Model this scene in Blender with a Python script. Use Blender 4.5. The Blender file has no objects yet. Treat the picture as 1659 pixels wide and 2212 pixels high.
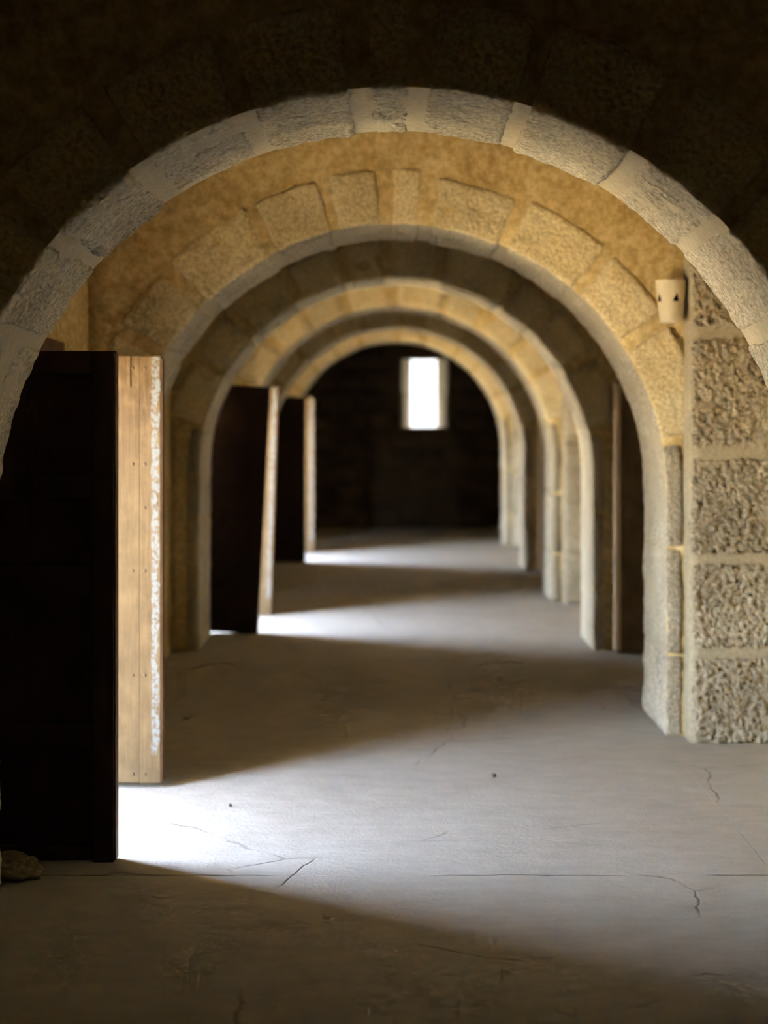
import bpy, bmesh, math, random
from mathutils import Vector, noise, Matrix

S = bpy.context.scene
COL = S.collection
R_ = math.radians
random.seed(7)

# ------------------------------------------------------------------ camera
EYE = 1.6
F_PX = 3322.0
cam_d = bpy.data.cameras.new('camera')
cam = bpy.data.objects.new('camera', cam_d)
COL.objects.link(cam)
cam.location = (0, 0, EYE)
cam.rotation_euler = (R_(90), 0, 0)
cam_d.sensor_fit = 'VERTICAL'
cam_d.sensor_height = 36.0
cam_d.lens = F_PX * 36.0 / 2212.0
cam_d.shift_x = -25.5 / 2212.0
cam_d.shift_y = -201.0 / 2212.0
cam_d.clip_start = 0.05
cam_d.dof.use_dof = True
cam_d.dof.focus_distance = 5.4
cam_d.dof.aperture_fstop = 1.5
S.camera = cam

# ------------------------------------------------------------------ sky, portals, exposure
W = bpy.data.worlds.new('sky')
S.world = W
W.use_nodes = True
bg = W.node_tree.nodes['Background']
wt = W.node_tree
sky = wt.nodes.new('ShaderNodeTexSky')
sky.sky_type = 'NISHITA'; sky.sun_disc = False
sky.sun_elevation = R_(55); sky.sun_rotation = R_(16)
sky.air_density = 1.0; sky.dust_density = 1.0; sky.ozone_density = 1.0
desat = wt.nodes.new('ShaderNodeHueSaturation'); desat.inputs['Saturation'].default_value = 0.72   # white balance for open shade
wt.links.new(sky.outputs[0], desat.inputs['Color']); wt.links.new(desat.outputs[0], bg.inputs[0])
bg.inputs[1].default_value = 7.0
sun_d = bpy.data.lights.new('sun', 'SUN')
sun_d.energy = 70.0; sun_d.angle = R_(0.6); sun_d.color = (1.0, 0.93, 0.80)
sun = bpy.data.objects.new('sun', sun_d); COL.objects.link(sun)
SUN_DIR = Vector((-0.16, -0.55, -0.82))            # along the left wall and away from it: no direct beam enters
sun.rotation_euler = SUN_DIR.to_track_quat('-Z', 'Y').to_euler()
S.view_settings.view_transform = 'Standard'
S.view_settings.look = 'None'
S.view_settings.gamma = 1.0
S.view_settings.use_curve_mapping = False
S.view_settings.exposure = 1.42
S.cycles.max_bounces = 8
S.cycles.diffuse_bounces = 6
S.cycles.use_adaptive_sampling = True
S.cycles.adaptive_threshold = 0.08
S.cycles.adaptive_min_samples = 24
S.cycles.sample_clamp_indirect = 10.0
S.cycles.use_denoising = True

# ------------------------------------------------------------------ plan of the building
R = 1.36                      # arch radius
SPRING = 1.22                 # springing height
WALL_T = 0.70
FRONTS = [4.56, 7.76, 10.63, 13.45, 16.25, 19.30]
Y_BACK, Y_END = -3.0, 22.6
XL, XR = -1.553, 2.05         # faces of the side walls
LT = 0.30                     # thickness of the left wall
TOP = 3.35
DOORS = [(5.55, 6.66), (11.46, 12.50), (17.20, 18.35)]
DOOR_H = 1.93
SPLAY = (0.12, 0.66)          # outer edges of a doorway, measured from its near leaf
WX0, WX1, WZ0, WZ1 = 0.075, 0.775, 1.46, 2.49

for ya, yb in DOORS:
    l = bpy.data.lights.new('doorway_portal', 'AREA')
    l.shape = 'RECTANGLE'; l.size = DOOR_H; l.size_y = yb - ya + 0.2
    l.cycles.is_portal = True
    o = bpy.data.objects.new('doorway_portal', l); COL.objects.link(o)
    o.location = (XL - LT - 0.01, (ya + yb) / 2, DOOR_H / 2); o.rotation_euler = (0, R_(-90), 0)
l = bpy.data.lights.new('window_portal', 'AREA')
l.shape = 'RECTANGLE'; l.size = WX1 - WX0; l.size_y = WZ1 - WZ0
l.cycles.is_portal = True
o = bpy.data.objects.new('window_portal', l); COL.objects.link(o)
o.location = ((WX0 + WX1) / 2, Y_END + 0.62, (WZ0 + WZ1) / 2); o.rotation_euler = (R_(-90), 0, 0)

# ------------------------------------------------------------------ materials
def nodes_of(name):
    m = bpy.data.materials.new(name); m.use_nodes = True
    nt = m.node_tree
    return m, nt, nt.nodes['Principled BSDF']

def N(nt, t, **kw):
    n = nt.nodes.new(t)
    for k, v in kw.items():
        if k in n.inputs: n.inputs[k].default_value = v
        else: setattr(n, k, v)
    return n

def ramp(nt, stops):
    r = nt.nodes.new('ShaderNodeValToRGB')
    el = r.color_ramp.elements
    while len(el) < len(stops): el.new(0.5)
    for e, (p, c) in zip(el, stops):
        e.position = p; e.color = (*c, 1)
    return r

def mix(nt, a, b, fac, mode='MIX'):
    m = nt.nodes.new('ShaderNodeMix'); m.data_type = 'RGBA'; m.blend_type = mode
    L = nt.links
    for sock, v in ((m.inputs[0], fac), (m.inputs[6], a), (m.inputs[7], b)):
        if isinstance(v, (int, float)): sock.default_value = v
        elif isinstance(v, tuple): sock.default_value = (*v, 1)
        else: L.new(v, sock)
    return m.outputs[2]

def stone_mat(name, dark, mid, light, pit_scale=38, pit_depth=0.006, blotch=2.2, rough=0.95, pits=True, vary=0.10):
    m, nt, p = nodes_of(name); L = nt.links
    tc = N(nt, 'ShaderNodeTexCoord')
    big = N(nt, 'ShaderNodeTexNoise', Scale=blotch, Detail=6.0, Roughness=0.62)
    fin = N(nt, 'ShaderNodeTexNoise', Scale=pit_scale * 1.7, Detail=5.0, Roughness=0.75)
    L.new(tc.outputs['Object'], big.inputs['Vector']); L.new(tc.outputs['Object'], fin.inputs['Vector'])
    r1 = ramp(nt, [(0.30, dark), (0.5, mid), (0.70, light)])
    L.new(big.outputs['Fac'], r1.inputs[0])
    r2 = ramp(nt, [(0.38, dark), (0.50, mid), (0.62, light)])
    L.new(fin.outputs['Fac'], r2.inputs[0])
    c = mix(nt, r1.outputs[0], r2.outputs[0], 0.62)
    info = N(nt, 'ShaderNodeObjectInfo')
    mr = N(nt, 'ShaderNodeMapRange'); mr.inputs[3].default_value = 1 - vary; mr.inputs[4].default_value = 1 + vary
    L.new(info.outputs['Random'], mr.inputs[0])
    hsv = N(nt, 'ShaderNodeHueSaturation'); L.new(mr.outputs[0], hsv.inputs['Value']); L.new(c, hsv.inputs['Color'])
    L.new(hsv.outputs[0], p.inputs['Base Color'])
    p.inputs['Roughness'].default_value = rough
    p.inputs['Specular IOR Level'].default_value = 0.15
    hgt = N(nt, 'ShaderNodeTexNoise', Scale=pit_scale, Detail=8.0, Roughness=0.72)
    L.new(tc.outputs['Object'], hgt.inputs['Vector'])
    b = N(nt, 'ShaderNodeBump', Strength=0.9, Distance=pit_depth)
    if pits:
        vor = N(nt, 'ShaderNodeTexVoronoi', Scale=pit_scale * 1.3); vor.feature = 'SMOOTH_F1'
        L.new(tc.outputs['Object'], vor.inputs['Vector'])
        mm = N(nt, 'ShaderNodeMath', operation='ADD')
        L.new(hgt.outputs['Fac'], mm.inputs[0]); L.new(vor.outputs['Distance'], mm.inputs[1])
        L.new(mm.outputs[0], b.inputs['Height'])
    else:
        L.new(hgt.outputs['Fac'], b.inputs['Height'])
    L.new(b.outputs[0], p.inputs['Normal'])
    return m

M_STONE = stone_mat('limestone', (0.20, 0.165, 0.115), (0.58, 0.515, 0.395), (0.92, 0.85, 0.71), pit_depth=0.012)
M_GOLDST = stone_mat('golden_stone', (0.42, 0.31, 0.145), (0.74, 0.61, 0.355), (0.93, 0.84, 0.61), pit_depth=0.008)  # golden tone for the front and back faces of the voussoirs
M_ENDST = stone_mat('dark_brown_stone', (0.05, 0.030, 0.018), (0.085, 0.055, 0.034), (0.13, 0.09, 0.055))  # even dark brown for the end wall masonry
M_BLOCKER = stone_mat('grey_blocker_wall', (0.10, 0.095, 0.085), (0.13, 0.125, 0.115), (0.16, 0.155, 0.145), pits=False)
M_REVEAL = stone_mat('weathered_reveal_stone', (0.34, 0.29, 0.20), (0.42, 0.36, 0.26), (0.5, 0.44, 0.33), pit_scale=20)
M_PIERM = stone_mat('pier_mortar', (0.30, 0.255, 0.175), (0.39, 0.335, 0.235), (0.48, 0.42, 0.30), pit_scale=30, pit_depth=0.004, pits=False)
M_ROUGH = stone_mat('rough_limestone', (0.22, 0.17, 0.105), (0.52, 0.44, 0.31), (0.84, 0.75, 0.58), pit_scale=50, pit_depth=0.02)
M_MORTAR = stone_mat('lime_mortar', (0.42, 0.36, 0.26), (0.52, 0.455, 0.335), (0.60, 0.535, 0.41), pit_scale=25, pit_depth=0.003, pits=False, vary=0.0)
M_PLASTER = stone_mat('ochre_plaster', (0.38, 0.26, 0.10), (0.60, 0.45, 0.205), (0.82, 0.67, 0.39), pit_scale=14, pit_depth=0.006, pits=False, vary=0.0)
M_DARKP = stone_mat('dark_brown_plaster', (0.15, 0.095, 0.045), (0.21, 0.14, 0.07), (0.28, 0.195, 0.105), pit_scale=16, pits=False)  # unseen ceiling and back wall coloured dark to cut bounced light
M_CLAY = stone_mat('pale_clay', (0.62, 0.53, 0.37), (0.70, 0.61, 0.44), (0.76, 0.68, 0.52), pit_scale=60, pit_depth=0.001, pits=False, vary=0.0)
M_ROCK = stone_mat('field_rock', (0.10, 0.07, 0.04), (0.2, 0.15, 0.09), (0.4, 0.33, 0.2), pit_scale=30, pit_depth=0.006)
M_WHITE = stone_mat('pale_limestone', (0.42, 0.38, 0.30), (0.5, 0.46, 0.38), (0.58, 0.54, 0.46), pit_scale=30, pit_depth=0.005)

def floor_mat():
    m, nt, p = nodes_of('worn_floor_screed'); L = nt.links
    tc = N(nt, 'ShaderNodeTexCoord')
    big = N(nt, 'ShaderNodeTexNoise', Scale=1.3, Detail=7.0, Roughness=0.6)
    L.new(tc.outputs['Object'], big.inputs['Vector'])
    mp = N(nt, 'ShaderNodeMapping'); mp.inputs['Scale'].default_value = (1.0, 1.8, 1.0)
    L.new(tc.outputs['Object'], mp.inputs['Vector'])
    st = N(nt, 'ShaderNodeTexNoise', Scale=6.0, Detail=8.0, Roughness=0.66)
    L.new(mp.outputs[0], st.inputs['Vector'])
    r1 = ramp(nt, [(0.3, (0.38, 0.345, 0.29)), (0.7, (0.49, 0.455, 0.395))])
    L.new(big.outputs['Fac'], r1.inputs[0])
    r2 = ramp(nt, [(0.3, (0.36, 0.325, 0.27)), (0.7, (0.53, 0.495, 0.435))])
    L.new(st.outputs['Fac'], r2.inputs[0])
    c = mix(nt, r1.outputs[0], r2.outputs[0], 0.5)
    # hairline cracks: thin voronoi edges, kept only in patches
    wv = N(nt, 'ShaderNodeTexNoise', Scale=3.0, Detail=4.0)
    L.new(tc.outputs['Object'], wv.inputs['Vector'])
    wm = N(nt, 'ShaderNodeMix'); wm.data_type = 'VECTOR'; wm.inputs[0].default_value = 0.12
    L.new(tc.outputs['Object'], wm.inputs[4]); L.new(wv.outputs['Color'], wm.inputs[5])
    vo = N(nt, 'ShaderNodeTexVoronoi', Scale=0.95); vo.feature = 'DISTANCE_TO_EDGE'
    L.new(wm.outputs[1], vo.inputs['Vector'])
    cr = N(nt, 'ShaderNodeMapRange'); cr.inputs[1].default_value = 0.0; cr.inputs[2].default_value = 0.006
    cr.inputs[3].default_value = 1.0; cr.inputs[4].default_value = 0.0
    L.new(vo.outputs['Distance'], cr.inputs[0])
    pn = N(nt, 'ShaderNodeTexNoise', Scale=1.7, Detail=2.0)
    L.new(tc.outputs['Object'], pn.inputs['Vector'])
    pr = N(nt, 'ShaderNodeMapRange'); pr.inputs[1].default_value = 0.5; pr.inputs[2].default_value = 0.62
    L.new(pn.outputs['Fac'], pr.inputs[0])
    cm = N(nt, 'ShaderNodeMath', operation='MULTIPLY')
    L.new(cr.outputs[0], cm.inputs[0]); L.new(pr.outputs[0], cm.inputs[1])
    c2 = mix(nt, c, (0.20, 0.17, 0.13), cm.outputs[0])
    L.new(c2, p.inputs['Base Color'])
    p.inputs['Roughness'].default_value = 0.75
    p.inputs['Specular IOR Level'].default_value = 0.25
    fine = N(nt, 'ShaderNodeTexNoise', Scale=55.0, Detail=8.0, Roughness=0.7)
    L.new(tc.outputs['Object'], fine.inputs['Vector'])
    s1 = N(nt, 'ShaderNodeMath', operation='MULTIPLY'); s1.inputs[1].default_value = 2.2
    L.new(st.outputs['Fac'], s1.inputs[0])
    s2 = N(nt, 'ShaderNodeMath', operation='ADD')
    L.new(fine.outputs['Fac'], s2.inputs[0]); L.new(s1.outputs[0], s2.inputs[1])
    s3 = N(nt, 'ShaderNodeMath', operation='SUBTRACT')
    L.new(s2.outputs[0], s3.inputs[0]); L.new(cm.outputs[0], s3.inputs[1])
    b = N(nt, 'ShaderNodeBump', Strength=0.8, Distance=0.005)
    L.new(s3.outputs[0], b.inputs['Height']); L.new(b.outputs[0], p.inputs['Normal'])
    return m
M_FLOOR = floor_mat()

def wood_mat(name, dark, mid, light, strip=None, rough=0.65):
    """strip: (x0, x1, z_low) local x range and lowest z of the flaking white paint band"""
    m, nt, p = nodes_of(name); L = nt.links
    tc = N(nt, 'ShaderNodeTexCoord')
    mp = N(nt, 'ShaderNodeMapping'); mp.inputs['Scale'].default_value = (22, 22, 1.6)
    L.new(tc.outputs['Object'], mp.inputs['Vector'])
    g = N(nt, 'ShaderNodeTexNoise', Scale=3.2, Detail=7.0, Roughness=0.65, Distortion=0.6)
    L.new(mp.outputs[0], g.inputs['Vector'])
    bl = N(nt, 'ShaderNodeTexNoise', Scale=9.0, Detail=5.0, Roughness=0.6)
    L.new(tc.outputs['Object'], bl.inputs['Vector'])
    r1 = ramp(nt, [(0.3, dark), (0.5, mid), (0.72, light)]); L.new(g.outputs['Fac'], r1.inputs[0])
    r2 = ramp(nt, [(0.3, dark), (0.5, mid), (0.70, light)]); L.new(bl.outputs['Fac'], r2.inputs[0])
    c = mix(nt, r1.outputs[0], r2.outputs[0], 0.55)
    if name.startswith('bare'):                    # boards turn a paler brown over their lower part
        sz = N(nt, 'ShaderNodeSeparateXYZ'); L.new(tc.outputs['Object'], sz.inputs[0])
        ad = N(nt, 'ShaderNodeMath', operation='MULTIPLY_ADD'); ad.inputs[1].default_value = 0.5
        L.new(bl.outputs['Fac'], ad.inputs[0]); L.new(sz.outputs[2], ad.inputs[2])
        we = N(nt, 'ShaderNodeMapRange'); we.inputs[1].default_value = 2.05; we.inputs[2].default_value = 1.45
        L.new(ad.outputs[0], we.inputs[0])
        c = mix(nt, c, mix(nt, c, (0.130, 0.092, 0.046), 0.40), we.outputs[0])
    if strip:
        sx = N(nt, 'ShaderNodeSeparateXYZ'); L.new(tc.outputs['Object'], sx.inputs[0])
        e = N(nt, 'ShaderNodeTexNoise', Scale=22.0, Detail=4.0); L.new(tc.outputs['Object'], e.inputs['Vector'])
        def edge(src, lo, hi, wob):
            a = N(nt, 'ShaderNodeMath', operation='MULTIPLY_ADD'); a.inputs[1].default_value = wob; 
            L.new(e.outputs['Fac'], a.inputs[0]); L.new(src, a.inputs[2])
            r = N(nt, 'ShaderNodeMapRange'); r.inputs[1].default_value = lo + wob / 2; r.inputs[2].default_value = hi + wob / 2
            L.new(a.outputs[0], r.inputs[0]); return r.outputs[0]
        def mul(a, b):
            q = N(nt, 'ShaderNodeMath', operation='MULTIPLY'); L.new(a, q.inputs[0]); L.new(b, q.inputs[1]); return q.outputs[0]
        k = mul(edge(sx.outputs[0], strip[0], strip[0] + 0.004, 0.02), edge(sx.outputs[0], strip[1] + 0.006, strip[1], 0.05))
        k = mul(k, edge(sx.outputs[2], strip[2], strip[2] + 0.02, 0.08))
        n2 = N(nt, 'ShaderNodeTexNoise', Scale=60.0, Detail=4.0); L.new(tc.outputs['Object'], n2.inputs['Vector'])
        fl = N(nt, 'ShaderNodeMapRange'); fl.inputs[1].default_value = 0.38; fl.inputs[2].default_value = 0.54; fl.inputs[3].default_value = 0.2
        L.new(n2.outputs['Fac'], fl.inputs[0])
        k = mul(k, fl.outputs[0])
        c = mix(nt, c, (0.150, 0.155, 0.158), k)
    L.new(c, p.inputs['Base Color'])
    p.inputs['Roughness'].default_value = rough
    p.inputs['Specular IOR Level'].default_value = 0.2
    b = N(nt, 'ShaderNodeBump', Strength=0.5, Distance=0.003)
    L.new(g.outputs['Fac'], b.inputs['Height']); L.new(b.outputs[0], p.inputs['Normal'])
    return m
LEAF_W, LEAF_H, LEAF_T = 0.535, 1.852, 0.062
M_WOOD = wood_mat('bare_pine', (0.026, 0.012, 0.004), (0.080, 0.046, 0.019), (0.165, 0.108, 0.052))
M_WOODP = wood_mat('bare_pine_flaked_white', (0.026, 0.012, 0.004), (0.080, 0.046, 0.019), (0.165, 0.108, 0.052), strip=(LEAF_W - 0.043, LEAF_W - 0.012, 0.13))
M_DARKW = wood_mat('dark_paint_and_vent_shade', (0.020, 0.009, 0.006), (0.035, 0.015, 0.009), (0.06, 0.028, 0.016), rough=0.8)  # brown leaf paint, and the shade painted inside the sconce vents
M_EDGEW = wood_mat('worn_brown_edge', (0.10, 0.045, 0.025), (0.16, 0.085, 0.045), (0.26, 0.16, 0.09))
M_BROWNW = wood_mat('brown_board', (0.10, 0.066, 0.036), (0.16, 0.11, 0.064), (0.22, 0.16, 0.10))
M_PALEW = wood_mat('pale_bare_wood', (0.62, 0.47, 0.32), (0.74, 0.59, 0.43), (0.82, 0.69, 0.53))
M_IRON, _nt, _p = nodes_of('rusty_iron')
_p.inputs['Base Color'].default_value = (0.10, 0.06, 0.035, 1); _p.inputs['Roughness'].default_value = 0.7; _p.inputs['Metallic'].default_value = 0.3
M_PEBBLE, _nt, _p = nodes_of('dark_pebble')
_p.inputs['Base Color'].default_value = (0.10, 0.09, 0.07, 1); _p.inputs['Roughness'].default_value = 0.9

# ------------------------------------------------------------------ helpers
def mesh_obj(name, verts, faces, mat, parent=None, smooth=False, loc=None):
    me = bpy.data.meshes.new(name)
    me.from_pydata(verts, [], faces); me.update()
    mats = mat if isinstance(mat, (list, tuple)) else [mat]
    for m in mats: me.materials.append(m)
    if smooth: me.polygons.foreach_set('use_smooth', [True] * len(me.polygons))
    ob = bpy.data.objects.new(name, me); COL.objects.link(ob)
    if parent: ob.parent = parent
    if loc: ob.location = loc
    return ob

def structure(ob, label):
    ob['kind'] = 'structure'; ob['label'] = label; return ob

def thing(ob, label, cat, group=None):
    ob['kind'] = 'thing'; ob['label'] = label; ob['category'] = cat
    if group: ob['group'] = group
    return ob

def empty(name, loc):
    ob = bpy.data.objects.new(name, None); COL.objects.link(ob); ob.location = loc; ob.empty_display_size = 0.1
    return ob

def box_mesh(x0, x1, y0, y1, z0, z1):
    v = [(x, y, z) for z in (z0, z1) for y in (y0, y1) for x in (x0, x1)]
    f = [(0, 2, 3, 1), (4, 5, 7, 6), (0, 1, 5, 4), (2, 6, 7, 3), (0, 4, 6, 2), (1, 3, 7, 5)]
    return v, f

def bevel_box(x0, x1, y0, y1, z0, z1, b=0.003):
    bm = bmesh.new()
    v, f = box_mesh(x0, x1, y0, y1, z0, z1)
    vs = [bm.verts.new(p) for p in v]
    for q in f: bm.faces.new([vs[i] for i in q])
    bmesh.ops.recalc_face_normals(bm, faces=bm.faces)
    bmesh.ops.bevel(bm, geom=list(bm.edges), offset=b, segments=1, affect='EDGES')
    vv = [tuple(x.co) for x in bm.verts]; bm.verts.index_update()
    ff = [tuple(x.index for x in q.verts) for q in bm.faces]
    bm.free(); return vv, ff

def cells_mesh(xs, ys, zs, filled):
    """solid made of grid cells; only outer faces are made, corners are shared"""
    idx, verts, faces = {}, [], []
    def V(i, j, k):
        if (i, j, k) not in idx:
            idx[(i, j, k)] = len(verts); verts.append((xs[i], ys[j], zs[k]))
        return idx[(i, j, k)]
    nx, ny, nz = len(xs) - 1, len(ys) - 1, len(zs) - 1
    def Fd(i, j, k): return 0 <= i < nx and 0 <= j < ny and 0 <= k < nz and filled(i, j, k)
    for i in range(nx):
        for j in range(ny):
            for k in range(nz):
                if not Fd(i, j, k): continue
                a, b, c = i + 1, j + 1, k + 1
                if not Fd(i - 1, j, k): faces.append((V(i, j, k), V(i, j, c), V(i, b, c), V(i, b, k)))
                if not Fd(a, j, k): faces.append((V(a, j, k), V(a, b, k), V(a, b, c), V(a, j, c)))
                if not Fd(i, j - 1, k): faces.append((V(i, j, k), V(a, j, k), V(a, j, c), V(i, j, c)))
                if not Fd(i, b, k): faces.append((V(i, b, k), V(i, b, c), V(a, b, c), V(a, b, k)))
                if not Fd(i, j, k - 1): faces.append((V(i, j, k), V(i, b, k), V(a, b, k), V(a, j, k)))
                if not Fd(i, j, c): faces.append((V(i, j, c), V(a, j, c), V(a, b, c), V(i, b, c)))
    return verts, faces

def fract(p, f, octv=4):
    return noise.fractal(Vector(p) * f, 1.0, 2.0, octv)

def rough_block(lx, ly, lz, step, bev, amps, seed):
    """a dressed block: rounded box on a grid, knocked about by noise; centred, local metres"""
    n = [max(2, int(round(l / step))) for l in (lx, ly, lz)]
    h = (lx / 2, ly / 2, lz / 2)
    off = Vector((seed * 3.71 % 50, seed * 7.13 % 50, seed * 1.37 % 50))
    idx, verts, faces = {}, [], []
    def V(i, j, k):
        if (i, j, k) in idx: return idx[(i, j, k)]
        p = Vector((-h[0] + lx * i / n[0], -h[1] + ly * j / n[1], -h[2] + lz * k / n[2]))
        q = Vector([max(-h[a] + bev, min(h[a] - bev, p[a])) for a in range(3)])
        d = p - q
        if d.length > 1e-9:
            nn = d.normalized(); p = q + nn * bev
        else: nn = Vector((0, 0, 1))
        dd = 0
        for amp, fr in amps: dd += amp * noise.fractal((p + off) * fr, 0.9, 2.0, 3)
        p = p + nn * dd
        idx[(i, j, k)] = len(verts); verts.append(p); return idx[(i, j, k)]
    for a, b, c in ((0, 1, 2), (1, 2, 0), (2, 0, 1)):
        for side in (0, n[c]):
            for u in range(n[a]):
                for v in range(n[b]):
                    q = []
                    for du, dv in ((0, 0), (1, 0), (1, 1), (0, 1)):
                        t = [0, 0, 0]; t[a] = u + du; t[b] = v + dv; t[c] = side
                        q.append(V(*t))
                    faces.append(tuple(q if side else reversed(q)))
    return verts, faces

ARC = math.pi * R
PATH = 2 * SPRING + ARC
def path(s, d=0.0):
    """arch line from the foot of the left jamb over the crown to the foot of the right one; d = distance outward into the wall"""
    if s < SPRING: return (-R - d, s)
    if s > SPRING + ARC: return (R + d, SPRING - (s - SPRING - ARC))
    a = math.pi - (s - SPRING) / R
    return ((R + d) * math.cos(a), SPRING + (R + d) * math.sin(a))
def s_of(deg): return SPRING + R * R_(90 + deg)     # deg: from the vertical, + to the right

# ------------------------------------------------------------------ floor
def slab(parent, x0, x1, y0, y1, step, seed, amp=0.004):
    nx = max(2, int((x1 - x0) / step)); ny = max(2, int((y1 - y0) / step))
    V, Fc = [], []
    for j in range(ny + 1):
        for i in range(nx + 1):
            x = x0 + (x1 - x0) * i / nx; y = y0 + (y1 - y0) * j / ny
            e = min(i, nx - i, 1) * min(j, ny - j, 1)
            z = amp * (fract((x, y, seed), 2.0) - 0.4) + amp * 0.4 * fract((x, y * 2.5, seed + 5), 9.0)
            if 4.55 < y < 5.39: z += 0.004 * max(0.0, fract((x * 3.0, y * 7.0, 2.0), 2.2)) * min(1.0, (y - 4.55) * 3)
            if i in (0, nx): x += 0.006 * fract((0, y, seed), 6) * (1.0 if 1.2 < x < 1.45 else 0.0)
            if j in (0, ny): y += 0.008 * fract((x, round(y, 2), 9), 6)
            V.append((x, y, min(z, 0.006) if e else z - 0.0008))
    for j in range(ny):
        for i in range(nx):
            a = j * (nx + 1) + i
            Fc.append((a, a + 1, a + nx + 2, a + nx + 1))
    ring = [i for i in range(nx + 1)] + [j * (nx + 1) + nx for j in range(1, ny + 1)] + [ny * (nx + 1) + i for i in range(nx - 1, -1, -1)] + [j * (nx + 1) for j in range(ny - 1, 0, -1)]
    b0 = len(V)
    m = len(ring)
    for r in ring: V.append(V[r])                    # own rim vertices keep the edge crisp
    for r in ring: V.append((V[r][0], V[r][1], -0.03))
    for q in range(m):
        Fc.append((b0 + q, b0 + m + q, b0 + m + (q + 1) % m, b0 + (q + 1) % m))
    return mesh_obj('floor_slab', V, Fc, M_FLOOR, parent, smooth=True)

floor = structure(mesh_obj('floor', *box_mesh(XL - LT, XR + 0.4, Y_BACK - 0.4, Y_END + 0.6, -0.25, -0.0035), M_FLOOR),
                  'worn grey-beige stone floor running through all the arches')
G = 0.0012
ycuts = [Y_BACK, FRONTS[0] + WALL_T + 0.14, Y_END]
for q in range(len(ycuts) - 1):
    a, b = ycuts[q] + G, ycuts[q + 1] - G
    st = 0.022 if q == 0 else 0.04
    if q == 0: a = 0.5
    am = 0.004 if q == 0 else 0.0025
    slab(floor, XL - LT, 1.33 - G, a, b, st, q, am)
    slab(floor, 1.33 + G, XR + 0.05, a, b, st, q, am)

# ------------------------------------------------------------------ side walls, ceiling, ends
ys = sorted({Y_BACK, Y_END + 0.6, *[v for a, b in DOORS for v in (a + 0.02, b + 0.04)]})
holes = [(a + 0.02, b + 0.04) for a, b in DOORS]
def left_fill(i, j, k):
    return not (k == 0 and any(abs(ys[j] - h[0]) < 1e-6 for h in holes))
wall_left = structure(mesh_obj('wall_left', *cells_mesh([XL - LT, XL], ys, [-0.2, DOOR_H, TOP + 0.3], left_fill), M_PLASTER),
                      'plastered left side wall with low doorways to the daylight')
for n, (a, b) in enumerate(DOORS):
    st = rough_block(0.20, b - a + 0.86, 0.10, 0.05, 0.01, [(0.006, 5)], 90 + n)
    mesh_obj('lintel', [(v.x + XL - 0.085, v.y + (a + b) / 2 + 0.08, v.z * 0.75 + DOOR_H - 0.008) for v in st[0]], st[1], M_EDGEW, wall_left, smooth=True)
for a, b in DOORS:                                # splayed reveals narrow the doorways towards the outside
    ia, ib, oa, ob_ = a + 0.02, b + 0.04, a + SPLAY[0], a + SPLAY[1]
    for tri in (((XL, ia), (XL - LT, ia), (XL - LT, oa), ), ((XL, ib), (XL - LT, ob_), (XL - LT, ib))):
        v = [(x, y, 0.0) for x, y in tri] + [(x, y, DOOR_H) for x, y in tri]
        mesh_obj('door_reveal', v, [(2, 1, 0), (3, 4, 5), (0, 1, 4, 3), (1, 2, 5, 4), (2, 0, 3, 5)], M_PLASTER, wall_left)
wall_right = structure(mesh_obj('wall_right', *box_mesh(XR, XR + 0.4, Y_BACK, Y_END + 0.6, -0.2, TOP + 0.3), M_PLASTER), 'plain plastered right side wall')
ceiling = structure(mesh_obj('ceiling', *box_mesh(XL - LT, XR + 0.4, Y_BACK - 0.4, Y_END + 0.6, TOP, TOP + 0.3), M_DARKP), 'plastered ceiling above the row of arches')
wall_back = structure(mesh_obj('wall_back', *box_mesh(XL - LT, XR + 0.4, Y_BACK - 0.4, Y_BACK, -0.2, TOP), M_DARKP), 'plain wall that closes the near end of the passage')
ground = structure(mesh_obj('ground_outside', *box_mesh(-40, 40, -40, 70, -0.40, -0.26), M_PLASTER), 'pale ground outside the building')
outer = structure(mesh_obj('ground_threshold', *box_mesh(-9, XL - LT - 0.002, -14, 40, -0.26, -0.02), M_PLASTER), 'pale paved terrace outside the left doorways')

bank_v = [(-9, -20, -0.26), (-9, 46, -0.26), (-9, -20, 0.0), (-9, 46, 0.0), (-17, -20, 1.4), (-17, 46, 1.4), (-22, -20, -0.26), (-22, 46, -0.26), (-22, -20, 1.4), (-22, 46, 1.4)]
bank = structure(mesh_obj('ground_bounce_bank', bank_v, [(0, 1, 3, 2), (2, 3, 5, 4), (4, 5, 9, 8), (8, 9, 7, 6), (6, 7, 1, 0), (0, 2, 4, 8, 6), (1, 7, 9, 5, 3)], M_WHITE), 'added pale bank, unseen, that bounces sunlight towards the left doorways')  # unseen slope, added to reflect low sunlight into the doorways
light_blocker = structure(mesh_obj('wall_light_blocker', *box_mesh(-7.0, 9.0, 26.4, 27.0, -0.26, 8.0), M_BLOCKER), 'added grey wall, unseen, that dims the daylight at the end window')  # added out of view to dim the window reveal and stop the sun
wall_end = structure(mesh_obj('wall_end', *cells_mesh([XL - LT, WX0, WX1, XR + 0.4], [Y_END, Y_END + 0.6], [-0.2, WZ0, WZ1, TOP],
                     lambda i, j, k: not (i == 1 and k == 1)), M_ENDST), 'dark masonry wall at the far end with a bright slit window')
rnd = random.Random(3)
z = 0.02
course = 0
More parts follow.
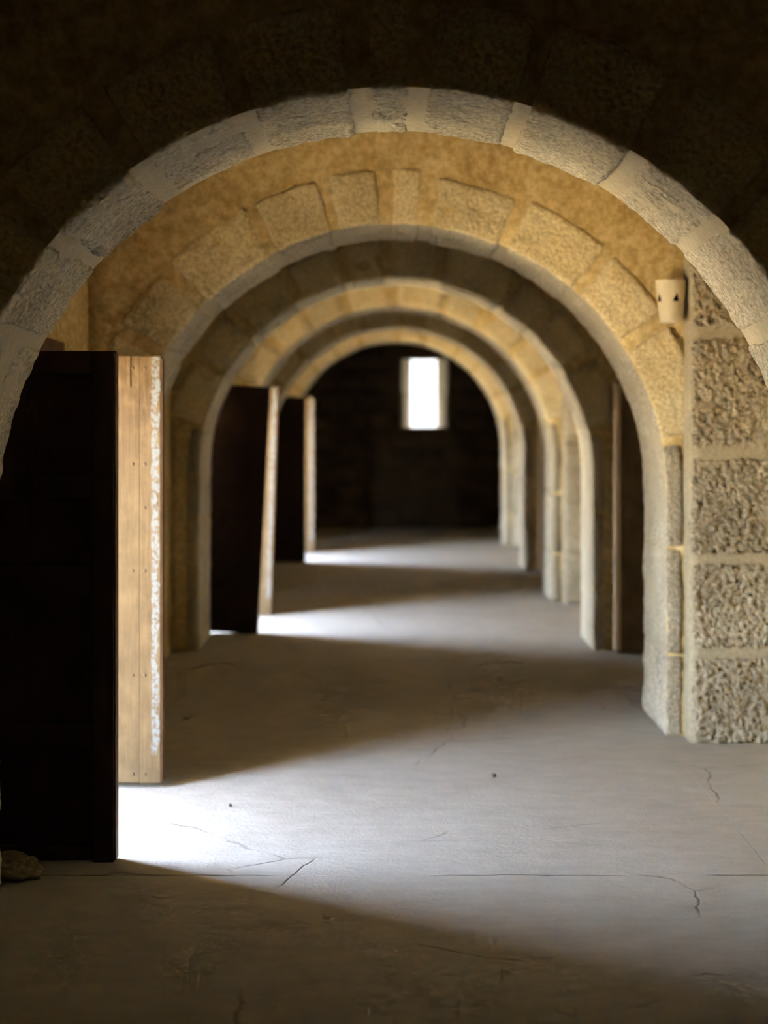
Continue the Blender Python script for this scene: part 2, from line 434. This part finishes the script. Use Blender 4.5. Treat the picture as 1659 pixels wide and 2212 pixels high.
while z < 3.0:
    hgt = rnd.uniform(0.26, 0.34)
    x = -1.5 - rnd.uniform(0, 0.3)
    while x < 1.9:
        w = rnd.uniform(0.32, 0.55)
        x0, x1 = x + 0.012, x + w - 0.012
        z0, z1 = z + 0.012, z + hgt - 0.012
        if not (x1 > WX0 - 0.02 and x0 < WX1 + 0.02 and z1 > WZ0 - 0.02 and z0 < WZ1 + 0.02) and x0 > XL:
            v, fc = rough_block(x1 - x0, 0.05, z1 - z0, 0.12, 0.012, [(0.006, 6)], rnd.random() * 40)
            mesh_obj('stone', [(p.x + (x0 + x1) / 2, p.y + Y_END - 0.005, p.z + (z0 + z1) / 2) for p in v], fc, M_ENDST, wall_end, smooth=True)
        x += w
    z += hgt; course += 1

# window reveal: splayed stones on both sides of a bright slit
win = structure(mesh_obj('window_1', *box_mesh(WX0, WX1, Y_END + 0.02, Y_END + 0.60, WZ0 - 0.002, WZ0 + 0.015), M_WHITE), 'tall narrow slit window glowing white in the dark end wall')
SL0, SL1 = 0.225, 0.610
for xa, xb in ((WX0, SL0), (WX1, SL1)):
    for z0, z1, wob in ((WZ0 + 0.015, 1.98, 0.0), (1.985, WZ1, -0.03)):
        dx = wob * (1 if xa < xb else -1)
        v = [(xa, Y_END + 0.01, z0), (xa + (xb - xa) * 0.25 + dx, Y_END + 0.01, z0), (xb, Y_END + 0.42, z0), (xb, Y_END + 0.60, z0), (xa, Y_END + 0.60, z0)]
        v += [(p[0], p[1], z1) for p in v]
        fc = [(4, 3, 2, 1, 0), (5, 6, 7, 8, 9)] + [(i, (i + 1) % 5, 5 + (i + 1) % 5, 5 + i) for i in range(5)]
        mesh_obj('stone', v, fc, M_REVEAL, win)

# ------------------------------------------------------------------ arched cross walls
def arch_wall(n, y0, joints, depth, near):
    y1 = y0 + WALL_T
    # core of plaster and mortar, its opening a little wider than the stones
    nj, na, nr = 6, 48, 5
    ss = [SPRING * i / nj for i in range(nj)] + [SPRING + ARC * i / na for i in range(na)] + [SPRING + ARC + SPRING * i / nj for i in range(nj + 1)]
    xo0, xo1, zo = XL - 0.01, XR + 0.01, TOP + 0.02
    def outer(s):
        x, z_ = path(s)
        if s <= SPRING: return (xo0, z_)
        if s >= SPRING + ARC: return (xo1, z_)
        a = math.pi - (s - SPRING) / R
        c, sn = math.cos(a), math.sin(a)
        t = min(((xo1 if c > 0 else xo0) / c) if abs(c) > 1e-6 else 1e9, ((zo - SPRING) / sn) if sn > 1e-6 else 1e9)
        return (t * c, SPRING + t * sn)
    V, Fc = [], []
    m = nr + 1
    for s in ss:
        d0 = 0.006 + 0.004 * fract((s, n * 5.0, 0), 2.5)
        xi, zi = path(s, d0); xq, zq = outer(s)
        for side in (0, 1):
            for r in range(m):
                t = (r / nr) ** 1.3
                x = xi + (xq - xi) * t; z_ = zi + (zq - zi) * t
                yy = (y0 if side == 0 else y1)
                if 0 < r < nr: yy += 0.012 * fract((x, z_, n * 3 + side), 1.6)
                V.append((x, yy, z_))
    per = 2 * m
    for i in range(len(ss) - 1):
        a, b = i * per, (i + 1) * per
        for r in range(nr):
            Fc.append((a + r, a + r + 1, b + r + 1, b + r))
            Fc.append((a + m + r, b + m + r, b + m + r + 1, a + m + r + 1))
        Fc.append((a, b, b + m, a + m))
        Fc.append((a + nr, a + m + nr, b + m + nr, b + nr))
    for a in (0, (len(ss) - 1) * per):
        for r in range(nr): Fc.append((a + r, a + m + r, a + m + r + 1, a + r + 1))
    core = mesh_obj('wall_arch_%d' % n, V, Fc, [M_PLASTER, M_MORTAR], smooth=True)
    for pl in core.data.polygons:
        if abs(pl.normal.y) < 0.5: pl.material_index = 1; pl.use_smooth = False
    step = {1: 0.016, 2: 0.022}.get(n, 0.06)
    ends = [(-0.001, 0.0)] + joints + [(PATH, PATH)]
    k = 0
    for (j0, j1), (k0, k1) in zip(ends[:-1], ends[1:]):
        sa, sb = j1, k0
        if sb - sa < 0.04: continue
        jut = random.uniform(-0.006, 0.010)
        dp = depth if (SPRING + 0.15 < (sa + sb) / 2 < SPRING + ARC - 0.15) else 0.085
        dp *= random.uniform(0.92, 1.08)
        ls, ly = sb - sa, WALL_T + 0.02
        amps = [(0.008, 4.0), (0.005, 16.0)] + ([(0.003, 45.0)] if near else [])
        v, fc = rough_block(ls, ly, dp, step, 0.016, amps, n * 31.7 + k * 2.9)
        vv = []
        for p in v:
            x, z_ = path(min(max((sa + sb) / 2 + p.x, 0.001), PATH - 0.001), p.z + dp / 2 - jut)
            vv.append((x, y0 - 0.010 + ly / 2 + p.y, z_))
        st = mesh_obj('stone', vv, fc, [M_STONE, M_GOLDST if dp > 0.15 else M_ROUGH], core, smooth=True)
        for pl in st.data.polygons:
            if abs(pl.normal.y) > 0.75: pl.material_index = 1
        k += 1
    return core

def joints_from(degs, jw, lefts, rights, jj=0.006):
    out = []
    for s in lefts: out.append((s - jj / 2, s + jj / 2))
    for a in degs:
        w = jw * random.uniform(0.7, 1.25)
        out.append((s_of(a) - w / 2, s_of(a) + w / 2))
    for z_ in rights: out.append((PATH - z_ - jj / 2, PATH - z_ + jj / 2))
    return out

J1 = joints_from([-62, -48, -34, -19, -4.5, 2.8, 16.2, 31.8, 45.2, 61, 77], 0.062, [0.45, 0.95, 1.35], [0.95, 0.45])
J2 = joints_from([-74, -59, -45.6, -27, -13, -2, 6.2, 23.5, 41.5, 57, 79], 0.055, [0.41, 0.95], [0.95, 0.41])
LABELS = ['nearest shadowed wall with a big round stone arch the view passes under',
          'second wall with a golden lit face and round arch of rough voussoirs',
          'third arched wall, dark brown face, behind the gold one',
          'fourth arched wall with a bright golden band above its arch',
          'fifth arched wall, dark, seen through the smaller arches',
          'sixth and farthest arched wall before the end room']
walls = []
for n, y0 in enumerate(FRONTS, 1):
    if n == 1: J = J1
    elif n == 2: J = J2
    else:
        rr = random.Random(n)
        J = joints_from([-75 + 15 * i + rr.uniform(-3, 3) for i in range(11)], 0.05, [0.4, 0.9], [0.95, 0.42])
    w = structure(arch_wall(n, y0, J, 0.27, n <= 2), LABELS[n - 1]); walls.append(w)

# piers at the right of the lit bays, built of rough blocks (a part of the wall behind)
def pier(n, y0, step):
    yf = y0 - 0.17
    par = walls[n - 1]
    px0, px1 = 1.452, XR + 0.01
    core_v, core_f = rough_block(px1 - px0, y0 - yf + 0.02, TOP + 0.02, 0.05, 0.012, [(0.006, 3.0), (0.004, 12)], 200 + n)
    pc = mesh_obj('pier', [(p.x + (px0 + px1) / 2, p.y + (y0 + yf + 0.02) / 2, p.z + TOP / 2) for p in core_v], core_f, M_PIERM, par, smooth=True)
    cuts = [0.0, 0.446, 0.914, 1.43, 2.02, 2.56, 3.1]
    for i in range(len(cuts) - 1):
        z0, z1 = cuts[i] + (0.004 if i == 0 else 0.028), cuts[i + 1] - 0.028
        x0 = px0 + random.uniform(0.004, 0.016)
        v, fc = rough_block(px1 - x0, 0.10, z1 - z0, step, 0.02, [(0.007, 5.0), (0.010, 32.0), (0.013, 70.0)], n * 11 + i)
        mesh_obj('stone', [(p.x + (x0 + px1) / 2, p.y + yf + 0.040, p.z + (z0 + z1) / 2) for p in v], fc, M_ROUGH, pc, smooth=True)
for n, st in ((2, 0.008), (4, 0.05), (6, 0.08)): pier(n, FRONTS[n - 1], st)

# ------------------------------------------------------------------ door leaves
def nail_mesh():
    bm = bmesh.new()
    bmesh.ops.create_uvsphere(bm, u_segments=8, v_segments=5, radius=0.0075)
    for v in bm.verts: v.co.y *= 0.6
    me = bpy.data.meshes.new('nail'); bm.to_mesh(me); bm.free(); me.materials.append(M_IRON); return me
NAIL = nail_mesh()

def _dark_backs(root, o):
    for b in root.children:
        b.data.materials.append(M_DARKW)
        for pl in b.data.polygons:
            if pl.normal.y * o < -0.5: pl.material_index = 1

def door_leaf(loc, label, group, outward, lean=0.0, flip=False, pale=False, lift=0.0):
    """local x from the hinge (0) to the free edge; the boards face local -y when outward is -1, +y when +1; flip turns it towards -x"""
    root = empty('door_leaf', loc)
    thing(root, label, 'door leaf', group)
    sx = -1 if flip else 1
    o = outward
    def part(name, vf, mat, parent=root):
        v = [(sx * a, b, c) for a, b, c in vf[0]]
        odd = sx < 0
        fc = [tuple(reversed(q)) if odd else q for q in vf[1]]
        return mesh_obj(name, v, fc, mat, parent)
    H, Wd = LEAF_H, LEAF_W
    tb = 0.028                                     # board thickness
    yb = (0, tb) if o > 0 else (-tb, 0)
    seams = [0.0, 0.222, Wd - 0.094, Wd]
    for i in range(3):
        x0, x1 = seams[i], seams[i + 1]
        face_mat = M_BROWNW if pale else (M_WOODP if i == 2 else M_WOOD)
        if i == 1 and not pale:                    # a split at the top of the middle board
            sl = x1 - 0.036
            yq = [yb[0], yb[0] + tb * 0.55, yb[1]] if o < 0 else [yb[0], yb[0] + tb * 0.45, yb[1]]
            front = 0 if o < 0 else 1
            vf = cells_mesh([x0, sl - 0.003, sl + 0.003, x1 - 0.0005], yq, [0.006, H - 0.135, H], lambda a, b, c: not (a == 1 and c == 1 and b == front))
            bo = part('board', vf, face_mat)
        else:
            bo = part('board', bevel_box(x0, x1, yb[0], yb[1], 0.004 - 0.002 * (i == 2), H - 0.003 * (i == 1), 0.003), face_mat)
    _dark_backs(root, o)
    yr = (-(LEAF_T - tb), 0) if o > 0 else (0, LEAF_T - tb)
    part('stile', bevel_box(0, 0.085, yr[0], yr[1], 0.004, H - 0.002), M_DARKW)
    part('stile', bevel_box(Wd - 0.078, Wd - 0.001, yr[0], yr[1], 0.004, H - 0.002), M_DARKW)
    for z0, z1 in ((0.012, 0.062), (0.42, 0.51), (0.97, 1.077), (1.32, 1.408), (H - 0.085, H - 0.004)):
        ya, ybk = yr
        part('rail', bevel_box(0.0855, Wd - 0.0785, ya * 0.9, ybk * 0.9, z0, z1), M_DARKW)
    # worn free edge
    ye = (-(LEAF_T - tb), tb) if o > 0 else (-tb, LEAF_T - tb)
    part('edge_strip', bevel_box(Wd, Wd + 0.006, ye[0] + 0.004, ye[1] - 0.004, 0.01, H - 0.01, 0.002), M_PALEW if pale else M_EDGEW)
    if pale:
        part('meeting_batten', bevel_box(Wd - 0.034, Wd + 0.002, (-tb - 0.014) if o < 0 else tb, -tb if o < 0 else tb + 0.014, 0.01, H - 0.01, 0.003), M_PALEW)
    yn = tb * o
    if not pale:
        spots = [(x, z_) for z_ in (0.042, 0.471, 0.922, 1.385, 1.80) for x in (seams[2] - 0.028, seams[2] + 0.024)]
        spots += [(seams[2] + 0.024, 1.195)]
        spots += [(x, z_) for z_ in (0.042, 0.471, 0.922, 1.385, 1.80) for x in (seams[1] - 0.03, seams[1] + 0.03)]
        boards = [c for c in root.children if c.name.startswith('board')]
        boards.sort(key=lambda c: sum(v.co.x for v in c.data.vertices) / len(c.data.vertices) * sx)
        for x, z_ in spots:
            bi = 0 if x < seams[1] else (1 if x < seams[2] else 2)
            nn = bpy.data.objects.new('nail', NAIL); COL.objects.link(nn); nn.parent = boards[bi]
            nn.location = (sx * x, yn, z_)
    for z_ in (0.30, 1.55):                        # iron hinge knuckles at the hinge side
        bm = bmesh.new(); bmesh.ops.create_cone(bm, cap_ends=True, segments=10, radius1=0.014, radius2=0.014, depth=0.10)
        me = bpy.data.meshes.new('hinge'); bm.to_mesh(me); bm.free(); me.materials.append(M_IRON)
        hh = bpy.data.objects.new('hinge', me); COL.objects.link(hh); hh.parent = root; hh.location = (-0.012 * sx, 0, z_)
    if lean:                                       # sagging leaf: turned about the lower free corner
        a = R_(lean)
        piv = Vector((sx * Wd, 0, 0))
        root.rotation_euler = (0, a, 0)
        rot = Matrix.Rotation(a, 3, 'Y')
        root.location = Vector(loc) + piv - rot @ piv
    root.location.z += lift
    return root

HX = -1.552
GRP = None
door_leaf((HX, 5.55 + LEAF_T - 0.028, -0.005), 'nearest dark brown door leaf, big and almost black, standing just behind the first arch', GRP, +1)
def scratches(leaf):
    strokes = [(.216, 1.632, .228, 1.676), (.228, 1.676, .240, 1.634), (.220, 1.650, .236, 1.650), (.282, 1.632, .304, 1.672), (.290, 1.670, .312, 1.638), (.306, 1.652, .326, 1.650)]
    V, Fc = [], []
    for x0, z0, x1, z1 in strokes:
        d = Vector((x1 - x0, 0, z1 - z0)).normalized() * 0.0012; nx, nz = -d.z, d.x
        b = len(V)
        for y in (-0.0012, 0.0004):
            V += [(x0 - nx, y, z0 - nz), (x0 + nx, y, z0 + nz), (x1 + nx, y, z1 + nz), (x1 - nx, y, z1 - nz)]
        Fc += [tuple(b + i for i in q) for q in ((0, 1, 2, 3), (7, 6, 5, 4), (0, 4, 5, 1), (1, 5, 6, 2), (2, 6, 7, 3), (3, 7, 4, 0))]
    ob = mesh_obj('scratch_marks', V, Fc, M_WOOD, leaf); ob['kind'] = 'stuff'
scratches([o for o in bpy.data.objects if o.name == 'door_leaf'][0])
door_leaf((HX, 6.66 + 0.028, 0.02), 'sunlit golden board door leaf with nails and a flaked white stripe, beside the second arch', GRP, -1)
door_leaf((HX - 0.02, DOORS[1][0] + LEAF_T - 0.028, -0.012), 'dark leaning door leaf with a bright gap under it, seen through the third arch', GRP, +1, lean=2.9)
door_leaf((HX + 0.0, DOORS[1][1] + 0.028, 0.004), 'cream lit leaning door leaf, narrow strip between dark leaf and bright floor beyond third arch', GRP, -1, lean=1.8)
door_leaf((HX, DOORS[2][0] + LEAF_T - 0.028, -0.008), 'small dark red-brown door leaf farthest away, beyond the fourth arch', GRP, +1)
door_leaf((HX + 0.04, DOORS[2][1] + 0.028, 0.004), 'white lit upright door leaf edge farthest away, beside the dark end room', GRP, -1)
door_leaf((XR - 0.015, 10.56 - 0.034, 0.004), 'dark door leaf with a pale edge batten standing right of the third arch', GRP, -1, flip=True, pale=True)
door_leaf((XR - 0.015, 16.18 - 0.034, 0.004), 'dark door leaf with pale edge right of the fifth arch, far down the passage', GRP, -1, flip=True, pale=True)

# ------------------------------------------------------------------ clay wall sconce
def sconce():
    cx, cy, z0, z1 = 1.372, FRONTS[1] - 0.088, 2.08, 2.29
    prof = [(0.0, 0.0), (0.048, 0.0), (0.052, 0.004), (0.062, 0.07), (0.070, 0.14), (0.075, 0.205), (0.076, 0.21), (0.069, 0.21), (0.066, 0.19), (0.0, 0.19)]
    seg = 36
    V, Fc = [], []
    rings = []
    for r, h in prof:
        if r == 0: rings.append([len(V)]); V.append((0, 0, h))
        else:
            rings.append([len(V) + i for i in range(seg)])
            V += [(r * math.cos(2 * math.pi * i / seg), r * math.sin(2 * math.pi * i / seg), h) for i in range(seg)]
    for a, b in zip(rings[:-1], rings[1:]):
        for i in range(seg):
            j = (i + 1) % seg
            if len(a) == 1: Fc.append((a[0], b[j], b[i]))
            elif len(b) == 1: Fc.append((a[i], a[j], b[0]))
            else: Fc.append((a[i], a[j], b[j], b[i]))
    root = empty('wall_sconce', (cx, cy, z0))
    thing(root, 'cream tapered clay wall sconce with triangular holes, right of the second arch', 'sconce')
    cup = mesh_obj('cup', V, Fc, M_CLAY, root)
    # triangular vents; a dark colour paints shade onto their cut faces
    cuts = []
    for ang in (-78, -158):
        a = R_(ang); d = Vector((math.cos(a), math.sin(a), 0)); t = Vector((-math.sin(a), math.cos(a), 0))
        vv = []
        for rr in (0.015, 0.10):
            for u, h in ((-0.016, 0.104), (0.016, 0.104), (0.006, 0.146)):
                q = d * rr + t * u; vv.append((q.x, q.y, h))
        cuts.append(mesh_obj('cutter', vv, [(0, 2, 1), (3, 4, 5), (0, 1, 4, 3), (1, 2, 5, 4), (2, 0, 3, 5)], M_DARKW, root))
    for c in cuts:
        md = cup.modifiers.new('b', 'BOOLEAN'); md.operation = 'DIFFERENCE'; md.object = c; md.solver = 'EXACT'; md.material_mode = 'TRANSFER'
    bpy.context.view_layer.update()
    dg = bpy.context.evaluated_depsgraph_get()
    me = bpy.data.meshes.new_from_object(cup.evaluated_get(dg))
    cup.modifiers.clear(); cup.data = me
    for c in cuts: bpy.data.objects.remove(c, do_unlink=True)
    # short bracket into the wall
    mesh_obj('bracket', *bevel_box(-0.02, 0.02, 0.045, 0.10, 0.06, 0.12), M_CLAY, root)
sconce()

# ------------------------------------------------------------------ loose stones
def rock(name, loc, size, seed, mat, label, sub=4, cat='rock'):
    bm = bmesh.new(); bmesh.ops.create_icosphere(bm, subdivisions=sub, radius=1.0)
    for v in bm.verts:
        d = 1 + 0.28 * fract(v.co + Vector((seed, 0, 0)), 1.1, 3) + 0.10 * fract(v.co + Vector((seed, 3, 0)), 4.0, 3)
        v.co = Vector((v.co.x * size[0] * d, v.co.y * size[1] * d, max(v.co.z * d, -0.8) * size[2]))
    mz = min(v.co.z for v in bm.verts)
    for v in bm.verts: v.co.z -= mz
    me = bpy.data.meshes.new(name); bm.to_mesh(me); bm.free(); me.materials.append(mat)
    me.polygons.foreach_set('use_smooth', [True] * len(me.polygons))
    ob = bpy.data.objects.new(name, me); COL.objects.link(ob); ob.location = loc
    return thing(ob, label, cat)
rock('rock', (-1.36, 5.37, 0.0), (0.125, 0.085, 0.045), 3, M_ROCK, 'flat brown rock lying at the foot of the nearest dark door leaf')
rock('rock', (1.315, 5.16, 0.0), (0.05, 0.045, 0.05), 9, M_WHITE, 'small pale rock at the foot of the right jamb of the nearest arch', sub=3)
rock('pebble', (0.437, 6.87, 0.0), (0.011, 0.010, 0.009), 5, M_PEBBLE, 'dark pebble lying out in the middle of the bright floor', sub=2, cat='pebble')
rock('pebble', (-0.684, 6.35, 0.0), (0.008, 0.009, 0.007), 6, M_PEBBLE, 'tiny pebble on the bright floor near the golden door leaf', sub=2, cat='pebble')
